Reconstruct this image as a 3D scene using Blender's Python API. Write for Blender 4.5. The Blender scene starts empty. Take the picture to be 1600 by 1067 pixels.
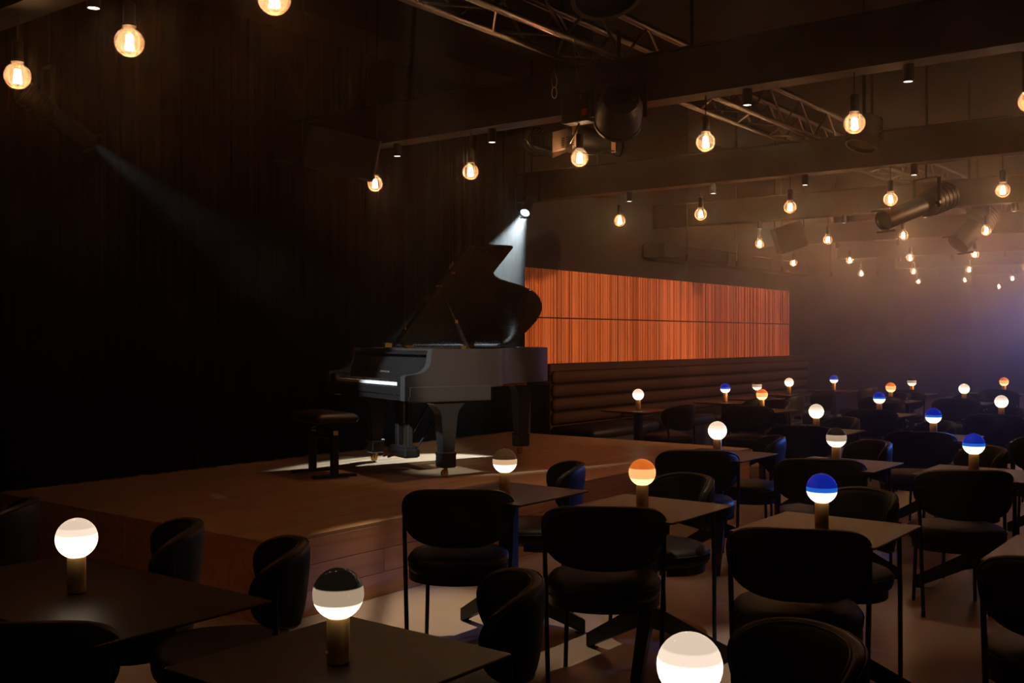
import bpy, math, random
from mathutils import Vector, Matrix
random.seed(7)
S = bpy.context.scene
COL = S.collection
PI = math.pi

# ------------------------------------------------------------------ camera, world haze, exposure
F_PX, CAM_H, HORIZON = 1625.0, 1.53, 528.0
TH = math.atan2(1243, 1625)
CT, ST = math.cos(TH), math.sin(TH)
cam_d = bpy.data.cameras.new('camera')
cam = bpy.data.objects.new('camera', cam_d); COL.objects.link(cam)
cam.location = (0, 0, CAM_H)
cam.rotation_euler = (PI/2, 0, TH - PI/2)
cam_d.sensor_width = 36.0
cam_d.lens = 36.0*F_PX/1600
cam_d.shift_y = -(533.5-HORIZON)/1600
cam_d.clip_start = 0.05; cam_d.clip_end = 200
S.camera = cam
vs = S.view_settings
vs.view_transform = 'Standard'; vs.look = 'None'; vs.gamma = 1.0; vs.use_curve_mapping = False
vs.exposure = 0.0
HAZE_NEAR, HAZE_FAR, HAZE_G = 0.0055, 0.078, 0.70   # stage haze, density shaped thicker high up and far off to build contrast
W = bpy.data.worlds.new('world'); S.world = W; W.use_nodes = True
wn = W.node_tree.nodes; wl = W.node_tree.links; wn.clear()
wo = wn.new('ShaderNodeOutputWorld'); wb = wn.new('ShaderNodeBackground')
wb.inputs['Color'].default_value = (0, 0, 0, 1); wb.inputs['Strength'].default_value = 0
wv = wn.new('ShaderNodeVolumeScatter')
wv.inputs['Color'].default_value = (1, 1, 1, 1)
wg = wn.new('ShaderNodeNewGeometry'); wsx = wn.new('ShaderNodeSeparateXYZ'); wmr = wn.new('ShaderNodeMapRange')
wmr.interpolation_type = 'SMOOTHSTEP'
wmr.inputs['From Min'].default_value = 4.6; wmr.inputs['From Max'].default_value = 16.0
wmr.inputs['To Min'].default_value = HAZE_NEAR; wmr.inputs['To Max'].default_value = HAZE_FAR
wl.new(wg.outputs['Position'], wsx.inputs[0]); wl.new(wsx.outputs['X'], wmr.inputs['Value']); 
wmz = wn.new('ShaderNodeMapRange'); wmz.interpolation_type = 'SMOOTHSTEP'
wmz.inputs['From Min'].default_value = 0.4; wmz.inputs['From Max'].default_value = 2.4
wmz.inputs['To Min'].default_value = 0.22; wmz.inputs['To Max'].default_value = 1.0
wmm = wn.new('ShaderNodeMath'); wmm.operation = 'MULTIPLY'
wl.new(wsx.outputs['Z'], wmz.inputs['Value']); wl.new(wmr.outputs[0], wmm.inputs[0]); wl.new(wmz.outputs[0], wmm.inputs[1])
wl.new(wmm.outputs[0], wv.inputs['Density'])
wv.inputs['Anisotropy'].default_value = HAZE_G
wl.new(wb.outputs[0], wo.inputs['Surface']); wl.new(wv.outputs[0], wo.inputs['Volume'])
try:
    W.cycles.volume_step_size = 3.0; S.cycles.volume_step_rate = 1.0; S.cycles.volume_max_steps = 24
    S.cycles.use_light_tree = True
    S.cycles.use_denoising = True
    S.cycles.max_bounces = 5; S.cycles.diffuse_bounces = 3; S.cycles.glossy_bounces = 3
    S.cycles.volume_bounces = 0; S.cycles.transparent_max_bounces = 12
    S.cycles.sample_clamp_indirect = 3.0
    S.cycles.caustics_reflective = False; S.cycles.caustics_refractive = False
except Exception:
    pass
# light levels (watts)
P_BULB = 26.0
P_DOWN = 30.0
P_STAGE_L, P_STAGE_R = 750.0, 1600.0
P_PIANO_FILL = 1900.0
P_BLUE = 2400.0
P_PANEL_FILL = 4000.0
P_WASH = 14.0
C_BULB = (1.0, 0.31, 0.085)
C_DOWN = (1.0, 0.72, 0.48)
C_COOL = (0.80, 0.93, 1.0)

def proj_dir(u): return (u-800)/F_PX
def at_depth(u, v, d):
    l = (u-800)/F_PX*d
    return Vector((d*CT+l*ST, d*ST-l*CT, CAM_H-(v-HORIZON)*d/F_PX))

# ------------------------------------------------------------------ materials
MATS = {}
def new_mat(name):
    m = bpy.data.materials.new(name); m.use_nodes = True
    MATS[name] = m
    nt = m.node_tree
    return m, nt, nt.nodes['Principled BSDF'], nt.nodes['Material Output']
def pm(name, col, rough=0.5, metal=0.0, spec=0.5, coat=0.0, bump=0.0, bscale=60.0, var=0.0):
    m, nt, b, o = new_mat(name)
    b.inputs['Base Color'].default_value = (*col, 1); b.inputs['Roughness'].default_value = rough
    b.inputs['Metallic'].default_value = metal; b.inputs['Specular IOR Level'].default_value = spec
    b.inputs['Coat Weight'].default_value = coat
    tc = nt.nodes.new('ShaderNodeTexCoord')
    nz = nt.nodes.new('ShaderNodeTexNoise'); nz.inputs['Scale'].default_value = bscale; nz.inputs['Detail'].default_value = 3
    nt.links.new(tc.outputs['Object'], nz.inputs['Vector'])
    mr = nt.nodes.new('ShaderNodeMapRange'); mr.inputs['To Min'].default_value = max(0, rough-0.05); mr.inputs['To Max'].default_value = min(1, rough+0.05)
    nt.links.new(nz.outputs['Fac'], mr.inputs['Value']); nt.links.new(mr.outputs[0], b.inputs['Roughness'])
    if var:
        rp = nt.nodes.new('ShaderNodeMixRGB'); rp.inputs['Color1'].default_value = (*[c*(1-var) for c in col], 1)
        rp.inputs['Color2'].default_value = (*[min(1, c*(1+var)) for c in col], 1)
        nt.links.new(nz.outputs['Fac'], rp.inputs['Fac']); nt.links.new(rp.outputs[0], b.inputs['Base Color'])
    if bump:
        bp = nt.nodes.new('ShaderNodeBump'); bp.inputs['Strength'].default_value = bump; bp.inputs['Distance'].default_value = 0.002
        nt.links.new(nz.outputs['Fac'], bp.inputs['Height']); nt.links.new(bp.outputs[0], b.inputs['Normal'])
    return m
def wood(name, c1, c2, rough=0.45, stretch=(1.2, 26, 26), rnd=0.25, island=False, spec=0.4):
    m, nt, b, o = new_mat(name)
    n, l = nt.nodes, nt.links
    tc = n.new('ShaderNodeTexCoord'); mp = n.new('ShaderNodeMapping'); mp.inputs['Scale'].default_value = stretch
    oi = n.new('ShaderNodeObjectInfo')
    cmb = n.new('ShaderNodeVectorMath'); cmb.operation = 'ADD'
    sc = n.new('ShaderNodeVectorMath'); sc.operation = 'SCALE'; sc.inputs[0].default_value = (17, 9, 5)
    if island:
        g = n.new('ShaderNodeNewGeometry'); rnd_out = g.outputs['Random Per Island']
    else: rnd_out = oi.outputs['Random']
    l.new(rnd_out, sc.inputs['Scale'])
    l.new(tc.outputs['Object'], cmb.inputs[0]); l.new(sc.outputs[0], cmb.inputs[1]); l.new(cmb.outputs[0], mp.inputs['Vector'])
    nz = n.new('ShaderNodeTexNoise'); nz.inputs['Scale'].default_value = 1.0; nz.inputs['Detail'].default_value = 6; nz.inputs['Roughness'].default_value = 0.6
    l.new(mp.outputs[0], nz.inputs['Vector'])
    cr = n.new('ShaderNodeValToRGB'); cr.color_ramp.elements[0].position = 0.32; cr.color_ramp.elements[1].position = 0.7
    cr.color_ramp.elements[0].color = (*c1, 1); cr.color_ramp.elements[1].color = (*c2, 1)
    l.new(nz.outputs['Fac'], cr.inputs['Fac'])
    mr = n.new('ShaderNodeMapRange'); mr.inputs['To Min'].default_value = 1-rnd; mr.inputs['To Max'].default_value = 1+rnd
    l.new(rnd_out, mr.inputs['Value'])
    mx = n.new('ShaderNodeVectorMath'); mx.operation = 'SCALE'
    l.new(cr.outputs[0], mx.inputs[0]); l.new(mr.outputs[0], mx.inputs['Scale']); l.new(mx.outputs[0], b.inputs['Base Color'])
    b.inputs['Roughness'].default_value = rough; b.inputs['Specular IOR Level'].default_value = spec
    bp = n.new('ShaderNodeBump'); bp.inputs['Strength'].default_value = 0.15; bp.inputs['Distance'].default_value = 0.002
    l.new(nz.outputs['Fac'], bp.inputs['Height']); l.new(bp.outputs[0], b.inputs['Normal'])
    return m
def emit(name, col, strength, sample=True):
    m, nt, b, o = new_mat(name)
    b.inputs['Base Color'].default_value = (0, 0, 0, 1)
    b.inputs['Emission Color'].default_value = (*col, 1); b.inputs['Emission Strength'].default_value = strength
    if not sample:
        try: m.cycles.emission_sampling = 'NONE'
        except Exception: pass
    return m
def globe_mat(name, bands, top_rough=0.025):
    """bands: list of (z0 in ball radii, surface colour, emitted colour, strength)"""
    m, nt, b, o = new_mat(name)
    n, l = nt.nodes, nt.links
    tc = n.new('ShaderNodeTexCoord'); sp = n.new('ShaderNodeSeparateXYZ'); l.new(tc.outputs['Object'], sp.inputs[0])
    mr = n.new('ShaderNodeMapRange'); mr.inputs['From Min'].default_value = -GR; mr.inputs['From Max'].default_value = GR
    l.new(sp.outputs['Z'], mr.inputs['Value'])
    def ramp(k):
        r = n.new('ShaderNodeValToRGB'); e = r.color_ramp.elements
        while len(e) > 1: e.remove(e[-1])
        for i, bd in enumerate(bands):
            p = (bd[0]+1)/2; c = bd[k] if k < 3 else tuple(x*bd[3] for x in bd[2])
            if i == 0: e[0].position = 0; e[0].color = (*c, 1)
            else:
                pb = bands[i-1]; cb = pb[k] if k < 3 else tuple(x*pb[3] for x in pb[2])
                q = e.new(max(0, p-0.012)); q.color = (*cb, 1)
                q = e.new(min(1, p+0.012)); q.color = (*c, 1)
        l.new(mr.outputs[0], r.inputs['Fac']); return r
    rb = ramp(1); re = ramp(3)
    l.new(rb.outputs[0], b.inputs['Base Color']); l.new(re.outputs[0], b.inputs['Emission Color'])
    b.inputs['Emission Strength'].default_value = LAMP_E
    b.inputs['Roughness'].default_value = top_rough; b.inputs['Specular IOR Level'].default_value = 0.6
    return m
GR = 0.0625; LAMP_E = 1.0

pm('black_paint', (0.010, 0.009, 0.009), 0.55, spec=0.3)
pm('beam_paint', (0.008, 0.0055, 0.0045), 0.5, spec=0.3, var=0.2, bscale=8)
pm('wall_black', (0.012, 0.008, 0.007), 0.85, spec=0.2, var=0.25, bscale=3)
pm('wall_far', (0.04, 0.032, 0.032), 0.85, spec=0.2, var=0.15, bscale=3)
pm('ceiling_black', (0.004, 0.003, 0.0025), 0.8, spec=0.2, var=0.3, bscale=2)
pm('curtain', (0.0012, 0.0012, 0.0014), 0.95, spec=0.02, bump=0.2, bscale=300)
pm('concrete', (0.22, 0.185, 0.15), 0.38, spec=0.45, var=0.22, bscale=2.2, bump=0.03)
wood('oak_top', (0.26, 0.16, 0.085), (0.37, 0.24, 0.13), 0.42, rnd=0.10)
wood('oak_front', (0.32, 0.155, 0.085), (0.46, 0.24, 0.14), 0.5, rnd=0.14)
wood('slat_wood', (0.50, 0.15, 0.04), (0.72, 0.24, 0.07), 0.5, (26, 26, 2), rnd=0.20, island=True)
wood('bench_wood', (0.020, 0.007, 0.004), (0.030, 0.011, 0.006), 0.75, rnd=0.2, spec=0.12)
wood('soundboard_wood', (0.55, 0.24, 0.07), (0.68, 0.33, 0.12), 0.4)
pm('piano_black', (0.011, 0.010, 0.010), 0.28, spec=0.5, bump=0.02, bscale=120)
pm('piano_satin', (0.030, 0.027, 0.026), 0.36, spec=0.5, bump=0.05, bscale=500)
pm('piano_leg', (0.012, 0.011, 0.011), 0.40, spec=0.5)
pm('ivory', (0.82, 0.82, 0.78), 0.25)
pm('brass', (0.60, 0.36, 0.12), 0.28, metal=1.0)
pm('brass_brushed', (0.85, 0.52, 0.20), 0.48, metal=0.75)
pm('iron_gold', (0.55, 0.36, 0.14), 0.4, metal=0.8)
pm('leather', (0.012, 0.011, 0.012), 0.42, spec=0.5, bump=0.15, bscale=220)
pm('chair_leather', (0.004, 0.0037, 0.0038), 0.52, spec=0.18, bump=0.12, bscale=260)
pm('chair_steel', (0.004, 0.0037, 0.0037), 0.4, spec=0.4)
pm('table_top', (0.020, 0.0075, 0.004), 0.42, spec=0.22, bump=0.04, bscale=400)
pm('table_steel', (0.005, 0.0045, 0.0045), 0.5, spec=0.4)
pm('truss_metal', (0.30, 0.27, 0.26), 0.32, metal=1.0)
pm('fixture_black', (0.003, 0.0028, 0.003), 0.5, spec=0.25)
pm('fixture_grey', (0.34, 0.27, 0.21), 0.5, metal=0.4)
pm('cable', (0.010, 0.009, 0.009), 0.4)
pm('wire_steel', (0.35, 0.30, 0.26), 0.35, metal=1.0)
pm('speaker_cloth', (0.016, 0.013, 0.013), 0.9, spec=0.1)
pm('sticker', (0.85, 0.80, 0.80), 0.5)
pm('red_sticker', (0.5, 0.03, 0.02), 0.5)
emit('filament', (1.0, 0.74, 0.42), 120.0, sample=False)
emit('downlight_lens', (1.0, 0.82, 0.66), 5.0, sample=False)
emit('cool_lens', (0.55, 0.92, 1.0), 9.0, sample=False)
emit('blue_lens', (0.1, 0.25, 1.0), 9.0, sample=False)
WHITE = (1.0, 0.80, 0.56)
globe_mat('globe_white', [(-1, (.8, .8, .78), WHITE, 2.2), (0.22, (.8, .78, .75), (1, .80, .62), 0.98), (0.55, (.78, .76, .72), (1, .78, .60), 0.72)])
globe_mat('globe_smoke', [(-1, (.8, .8, .78), WHITE, 2.2), (-0.32, (.35, .31, .27), (1, .72, .48), 0.36), (0.30, (.012, .010, .010), (.5, .35, .25), 0.01)])
globe_mat('globe_copper', [(-1, (.8, .8, .78), WHITE, 2.2), (-0.25, (.5, .4, .32), (1, .62, .34), 0.60), (0.18, (.06, .03, .018), (.8, .35, .14), 0.04)])
globe_mat('globe_orange', [(-1, (.8, .75, .6), (1, .70, .36), 1.6), (-0.40, (.8, .5, .25), (1, .50, .17), 1.0), (0.32, (.7, .2, .04), (1, .20, .025), 0.55)])
globe_mat('globe_blue', [(-1, (.8, .8, .78), WHITE, 2.2), (-0.18, (.05, .2, .6), (.02, .20, 1.0), 0.55), (0.12, (.008, .02, .22), (.01, .03, .62), 0.40)])
# clear bulb glass: mostly see-through, glossy at grazing angles, a faint translucent film added to make the glass glow
m, nt, b, o = new_mat('bulb_glass'); n, l = nt.nodes, nt.links; n.remove(b)
tr = n.new('ShaderNodeBsdfTransparent'); tr.inputs['Color'].default_value = (1, 0.93, 0.82, 1)
gl = n.new('ShaderNodeBsdfGlossy'); gl.inputs['Roughness'].default_value = 0.04
tl = n.new('ShaderNodeBsdfTranslucent'); tl.inputs['Color'].default_value = (1, 0.9, 0.8, 1)
lw = n.new('ShaderNodeLayerWeight'); lw.inputs['Blend'].default_value = 0.18
m1 = n.new('ShaderNodeMixShader'); m1.inputs[0].default_value = 0.03
m2 = n.new('ShaderNodeMixShader')
l.new(tr.outputs[0], m1.inputs[1]); l.new(tl.outputs[0], m1.inputs[2])
l.new(lw.outputs['Fresnel'], m2.inputs[0]); l.new(m1.outputs[0], m2.inputs[1]); l.new(gl.outputs[0], m2.inputs[2]); l.new(m2.outputs[0], o.inputs['Surface'])

# ------------------------------------------------------------------ mesh helpers
class MB:
    def __init__(s): s.v = []; s.f = []
    def add(s, vs, fs):
        k = len(s.v); s.v += [tuple(p) for p in vs]; s.f += [tuple(i+k for i in f) for f in fs]; return s
    def box(s, x0, x1, y0, y1, z0, z1):
        return s.add([(x0,y0,z0),(x1,y0,z0),(x1,y1,z0),(x0,y1,z0),(x0,y0,z1),(x1,y0,z1),(x1,y1,z1),(x0,y1,z1)],
                     [(0,3,2,1),(4,5,6,7),(0,1,5,4),(1,2,6,5),(2,3,7,6),(3,0,4,7)])
    def cbox(s, c, d, b=0.0):
        """box with bevelled vertical and horizontal edges"""
        cx, cy, cz = c; x, y, z = d[0]/2, d[1]/2, d[2]/2
        if b <= 0: return s.box(cx-x, cx+x, cy-y, cy+y, cz-z, cz+z)
        rings = []
        for (iz, ins) in ((-z, b), (-z+b, 0), (z-b, 0), (z, b)):
            hx, hy = x-ins, y-ins
            rings.append([(cx-hx+b, cy-hy, cz+iz), (cx+hx-b, cy-hy, cz+iz), (cx+hx, cy-hy+b, cz+iz), (cx+hx, cy+hy-b, cz+iz),
                          (cx+hx-b, cy+hy, cz+iz), (cx-hx+b, cy+hy, cz+iz), (cx-hx, cy+hy-b, cz+iz), (cx-hx, cy-hy+b, cz+iz)])
        return s.loft(rings)
    def loft(s, rings, cap=True, closed=True):
        n = len(rings[0]); vs = [p for r in rings for p in r]; fs = []
        for i in range(len(rings)-1):
            for j in range(n if closed else n-1):
                a, b_ = i*n+j, i*n+(j+1) % n
                fs.append((a, b_, b_+n, a+n))
        if cap: fs.append(tuple(reversed(range(n)))); fs.append(tuple(range((len(rings)-1)*n, len(rings)*n)))
        return s.add(vs, fs)
    def lathe(s, prof, seg=20, c=(0, 0, 0), cap=True):
        rings = [[(c[0]+r*math.cos(2*PI*j/seg), c[1]+r*math.sin(2*PI*j/seg), c[2]+z) for j in range(seg)] for r, z in prof]
        return s.loft(rings, cap)
    def tube(s, pts, r, seg=8, cap=True):
        pts = [Vector(p) for p in pts]; rings = []; up = Vector((0.13, 0.21, 0.97))
        for i, p in enumerate(pts):
            t = (pts[min(i+1, len(pts)-1)] - pts[max(i-1, 0)]).normalized()
            a = up - t*up.dot(t)
            if a.length < 0.15: a = Vector((1, 0.1, 0)) - t*Vector((1, 0.1, 0)).dot(t)
            a.normalize(); bb = t.cross(a); up = a
            rr = r[i] if isinstance(r, (list, tuple)) else r
            rings.append([p+(a*math.cos(2*PI*j/seg)+bb*math.sin(2*PI*j/seg))*rr for j in range(seg)])
        return s.loft(rings, cap)
    def bar(s, p0, p1, w, h):
        """rectangular bar between two points: w horizontal, h in the other direction"""
        p0, p1 = Vector(p0), Vector(p1); t = (p1-p0).normalized()
        sd = t.cross(Vector((0, 0, 1)))
        if sd.length < 1e-3: sd = Vector((1, 0, 0))
        sd.normalize(); u = sd.cross(t)
        return s.loft([[p+sd*a*w/2+u*b_*h/2 for a, b_ in ((-1,-1),(1,-1),(1,1),(-1,1))] for p in (p0, p1)])
    def extrude(s, poly, z0, z1, f=lambda x, y, z: (x, y, z)):
        return s.loft([[f(x, y, z) for x, y in poly] for z in (z0, z1)])
    def torus(s, c, R, r, ax='z', seg=24, s2=6):
        pts = []
        for i in range(seg):
            a = 2*PI*i/seg
            for j in range(s2):
                b_ = 2*PI*j/s2; q = (R+r*math.cos(b_)); x, y, z = q*math.cos(a), q*math.sin(a), r*math.sin(b_)
                if ax == 'x': x, y, z = z, x, y
                if ax == 'y': x, y, z = y, z, x
                pts.append((c[0]+x, c[1]+y, c[2]+z))
        fs = [(i*s2+j, ((i+1) % seg)*s2+j, ((i+1) % seg)*s2+(j+1) % s2, i*s2+(j+1) % s2) for i in range(seg) for j in range(s2)]
        return s.add(pts, fs)
    def xf(s, M): s.v = [tuple(M @ Vector(p)) for p in s.v]; return s
    def mesh(s, name, mat, smooth=None):
        me = bpy.data.meshes.new(name); me.from_pydata([tuple(p) for p in s.v], [], s.f); me.update()
        import bmesh
        bm = bmesh.new(); bm.from_mesh(me); bmesh.ops.recalc_face_normals(bm, faces=bm.faces)
        if smooth:
            ca = math.radians(smooth)
            for fc in bm.faces: fc.smooth = True
            for e in bm.edges:
                if len(e.link_faces) == 2 and e.calc_face_angle(0) > ca: e.smooth = False
        bm.to_mesh(me); bm.free()
        me.materials.append(MATS[mat]); return me
    def build(s, name, mat, parent=None, smooth=None, **kw):
        o = bpy.data.objects.new(name, s.mesh(name, mat, smooth)); COL.objects.link(o)
        if parent is not None: o.parent = parent
        for k, v in kw.items(): o[k] = v
        return o
def link(name, me, parent=None, loc=(0, 0, 0), rot=(0, 0, 0)):
    o = bpy.data.objects.new(name, me); COL.objects.link(o); o.location = loc; o.rotation_euler = rot
    if parent is not None: o.parent = parent
    return o
def tag(o, label, cat, group=None):
    o['label'] = label; o['category'] = cat
    if group: o['group'] = group
    return o
def thing(name, label, cat, loc=(0, 0, 0), rz=0.0, group=None):
    o = bpy.data.objects.new(name, None); COL.objects.link(o); o.empty_display_size = 0.1
    o.location = loc; o.rotation_euler = (0, 0, rz); return tag(o, label, cat, group)
def copy_tree(src, parent=None):
    c = src.copy(); COL.objects.link(c); c.parent = parent
    for ch in list(src.children): copy_tree(ch, c)
    return c
def struct(o): o['kind'] = 'structure'; return o
def lamp(kind, name, parent, loc, power, col, size=0.02, cone=None, blend=0.5, aim=None):
    d = bpy.data.lights.new(name, kind); d.energy = power; d.color = col; d.shadow_soft_size = size
    if kind == 'SPOT': d.spot_size = math.radians(cone); d.spot_blend = blend
    o = bpy.data.objects.new(name, d); COL.objects.link(o); o.parent = parent; o.location = loc
    if aim is not None: o.rotation_euler = Vector(aim).to_track_quat('-Z', 'Y').to_euler()
    return o
ORD = ['first', 'second', 'third', 'fourth', 'fifth', 'sixth', 'seventh', 'eighth', 'ninth', 'tenth']

# ------------------------------------------------------------------ room shell
RX0, RX1, RY0, RY1, RZ = -3.0, 31.0, -4.0, 7.48, 4.6
struct(MB().box(RX0-.2, RX1+.2, RY0-.2, RY1+.2, -0.15, 0.0).build('floor', 'concrete'))
struct(MB().box(RX0-.2, RX1+.2, RY0-.2, RY1+.2, RZ, RZ+.15).build('ceiling', 'ceiling_black'))
struct(MB().box(RX0-.2, RX1+.2, RY1, RY1+.2, 0.0, RZ).build('wall_left', 'wall_black'))
struct(MB().box(RX0-.2, RX1+.2, RY0-.2, RY0, 0.0, RZ).build('wall_right', 'wall_black'))
struct(MB().box(RX1, RX1+.2, RY0, RY1, 0.0, RZ).build('wall_far', 'wall_far'))
struct(MB().box(RX0-.2, RX0, RY0, RY1, 0.0, RZ).build('wall_near', 'wall_black'))

# ------------------------------------------------------------------ stage: a body clad in oak boards
SX0, SX1, SY0, SY1, SH = 3.60, 9.55, 4.36, 7.40, 0.445
stage = thing('stage', 'low oak-clad stage platform carrying the grand piano', 'stage', ((SX0+SX1)/2, (SY0+SY1)/2, 0))
def sp(mb, name, mat, **k):
    mb.v = [(x-(SX0+SX1)/2, y-(SY0+SY1)/2, z) for x, y, z in mb.v]; return mb.build(name, mat, stage, **k)
sp(MB().box(SX0+.02, SX1-.02, SY0+.02, SY1, 0, SH-.02), 'body', 'black_paint')
ncr = 20; bw = (SY1-SY0)/ncr
for r in range(ncr):
    x = SX0; off = random.uniform(0.5, 2.2); first = True
    while x < SX1-1e-3:
        L = off if first else random.uniform(1.9, 2.6); first = False
        x2 = min(SX1, x+L)
        if SX1-x2 < 0.5: x2 = SX1
        y0 = SY0+r*bw
        sp(MB().cbox(((x+x2)/2, y0+bw/2, SH-.01), (x2-x-.0015, bw-.0015, .02), .0012), 'deck_plank', 'oak_top')
        x = x2
for r in range(3):
    x = SX0; k = 0
    while x < SX1-1e-3:
        L = (1.35, 0.85, 1.85)[r] if k == 0 else random.uniform(1.3, 2.3); k += 1
        x2 = min(SX1, x+L)
        if SX1-x2 < 0.4: x2 = SX1
        z0, z1 = [(0.0, .14), (.14, .28), (.28, .425)][r]
        sp(MB().cbox(((x+x2)/2, SY0+.01, (z0+z1)/2), (x2-x-.002, .02, z1-z0-.003), .0015), 'front_plank', 'oak_front')
        x = x2
for k in range(9):
    y0 = SY0+.02+k*.335; y1 = min(SY1, y0+.335)
    sp(MB().cbox((SX0+.01, (y0+y1)/2, .2125), (.02, y1-y0-.003, .425), .0015), 'side_panel', 'oak_front')
    sp(MB().cbox((SX1-.01, (y0+y1)/2, .2125), (.02, y1-y0-.003, .425), .0015), 'end_panel', 'oak_front')

# ------------------------------------------------------------------ black stage curtains
names = ['leftmost', 'second from the left', 'third from the left', 'fourth from the left', 'fifth from the left', 'sixth from the left, behind the bench', 'seventh from the left, behind the piano', 'rightmost, ending beside the slatted panel']
cx = -0.6
for k in range(8):
    wdt = 1.29; zb = 0.03 if cx+wdt < SX0+.2 else SH+.012
    if cx < SX0 < cx+wdt and zb < .1: wdt = SX0-.02-cx
    nx, nz = 90, 7; vs_ = []
    ph = random.uniform(0, 6)
    for j in range(nz):
        t = j/(nz-1); z = zb+(4.3-zb)*t
        for i in range(nx):
            u = i/(nx-1); a = 2*PI*u*7+ph
            amp = 0.045*(1-0.35*t)
            y = 7.30+amp*math.sin(a+0.5*math.sin(2.3*a+k))+0.012*math.sin(3.1*a+5*t)
            vs_.append((cx+u*wdt+0.012*math.sin(2*a), y, z))
    fs = [(j*nx+i, j*nx+i+1, (j+1)*nx+i+1, (j+1)*nx+i) for j in range(nz-1) for i in range(nx-1)]
    mb = MB(); mb.add(vs_, fs); mb.add([(x, y+.006, z) for x, y, z in vs_], [tuple(reversed(f)) for f in fs])
    c = mb.build('stage_curtain', 'curtain', smooth=80)
    tag(c, 'black pleated stage curtain, '+names[k], 'curtain', 'drapes at the back of the stage')
    cx += wdt+.01

# ------------------------------------------------------------------ slatted wood panel on the side wall
PX0, PX1, PZ0, PZ1 = 9.80, 17.95, 1.172, 2.385
wp = thing('slatted_wall_panel', 'long orange-brown slatted timber panel on the black wall beside the piano', 'wall panel', ((PX0+PX1)/2, 7.40, PZ0))
pcx = (PX0+PX1)/2
MB().box(PX0-pcx, PX1-pcx, 0.045, 0.075, 0, PZ1-PZ0).build('backing_board', 'bench_wood', wp)
ncol = 13; cw = (PX1-PX0)/ncol; hh = (PZ1-PZ0)/2
for r in range(2):
    for k in range(ncol):
        mb = MB(); x = PX0-pcx+k*cw; xe = x+cw
        rr = random.Random(100+k)
        first = True
        while x < xe-0.006:
            w_ = 0.055 if first else rr.choice([.010, .012, .014, .018, .022, .030]); first = False
            if x+w_ > xe-0.012: w_ = xe-x
            d = rr.uniform(0.016, 0.030)
            mb.box(x+.001, x+w_-.001, 0.045-d, 0.045, r*hh+.008, (r+1)*hh-.008)
            x += w_
        mb.build('slat_panel', 'slat_wood', wp)

# low upholstered banquette under the panel
bq = thing('wall_banquette', 'long dark banquette with horizontal back rolls below the slatted panel', 'banquette', (14.2, 6.95, 0))
MB().cbox((0, 0.02, .17), (8.0, .60, .34), .01).build('plinth', 'black_paint', bq)
for k in range(5):
    MB().cbox((-3.2+1.6*k, -.02, .40), (1.58, .64, .12), .03).build('seat_cushion', 'chair_leather', bq, smooth=50)
MB().cbox((0, .30, .62), (8.0, .06, 1.20), .01).build('back_board', 'bench_wood', bq)
for k in range(4):
    MB().cbox((0, .25, .56+k*.165), (7.98, .07, .15), .03).build('back_roll', 'bench_wood', bq, smooth=50)

# ------------------------------------------------------------------ ceiling beams
BEAMS = [2.55, 6.12, 9.66, 13.15, 16.85, 20.45, 24.1, 27.7]
BN = ['nearest', 'second', 'third', 'fourth', 'fifth', 'sixth', 'seventh', 'farthest']
for i, bx in enumerate(BEAMS):
    o = thing('ceiling_beam', 'dark steel ceiling beam, '+BN[i]+' of the parallel beams', 'beam', (bx, 1.7, 3.10), 0, 'steel beams under the ceiling')
    MB().box(-.09, .09, -5.65, 5.74, 0, .014).build('lower_flange', 'beam_paint', o)
    MB().box(-.09, .09, -5.65, 5.74, .306, .32).build('upper_flange', 'beam_paint', o)
    MB().box(-.07, .07, -5.65, 5.74, .014, .306).build('web', 'beam_paint', o)
    for y in (-4.5, -1.5, 1.5, 4.5):
        MB().tube([(0, y, .32), (0, y, 1.5)], .012, 6).build('hanger_rod', 'beam_paint', o)

# ------------------------------------------------------------------ lighting truss over the hall
trs = thing('lighting_truss', 'aluminium box truss running the length of the hall above the beams', 'truss', (10, 3.90, 3.45))
TXA, TXB = -8.5, 9.5
for y in (-.15, .15):
    for z in (0, .30):
        MB().tube([(TXA, y, z), (TXB, y, z)], .025, 10).build('chord', 'truss_metal', trs, smooth=60)
k = 0; x = TXA+.1
while x < TXB-.4:
    x2 = x+.35; s_ = 1 if k % 2 else -1
    for y in (-.15, .15):
        MB().tube([(x, y, 0 if s_ > 0 else .30), (x2, y, .30 if s_ > 0 else 0)], .010, 6).build('brace', 'truss_metal', trs, smooth=60)
    MB().tube([(x, -.15*s_, 0), (x2, .15*s_, 0)], .010, 6).build('brace', 'truss_metal', trs, smooth=60)
    x = x2; k += 1

# ceiling plant: a round air diffuser and a duct along the wall
o = thing('air_diffuser', 'round slotted air diffuser in the dark ceiling above the piano', 'vent', (7.9, 5.3, 3.62))
MB().lathe([(0.40, .03), (0.42, 0), (0.40, -.01), (0.30, -.012)], 32).build('rim', 'beam_paint', o, smooth=40)
for k in range(24):
    a = 2*PI*k/24
    MB().bar((.08*math.cos(a), .08*math.sin(a), -.016), (.37*math.cos(a), .37*math.sin(a), -.016), .022, .006).build('vane', 'beam_paint', o)
MB().tube([(0, 0, .02), (0, 0, .97)], .16, 16).build('neck_duct', 'beam_paint', o, smooth=40)
o = thing('ventilation_duct', 'faint rectangular duct box on the wall above the slatted panel', 'duct', (15.6, 7.29, 2.66))
MB().cbox((0, 0, .1), (5.6, .36, .2), .012).build('casing', 'wall_black', o)
for k in range(4): MB().box(-2.4+1.6*k-.02, -2.4+1.6*k+.02, -.19, .19, -.004, .206).build('joint_band', 'wall_black', o)
o = thing('air_duct', 'large dark rectangular air duct crossing above the far right beams', 'duct', (17.5, 1.6, 3.62))
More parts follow.
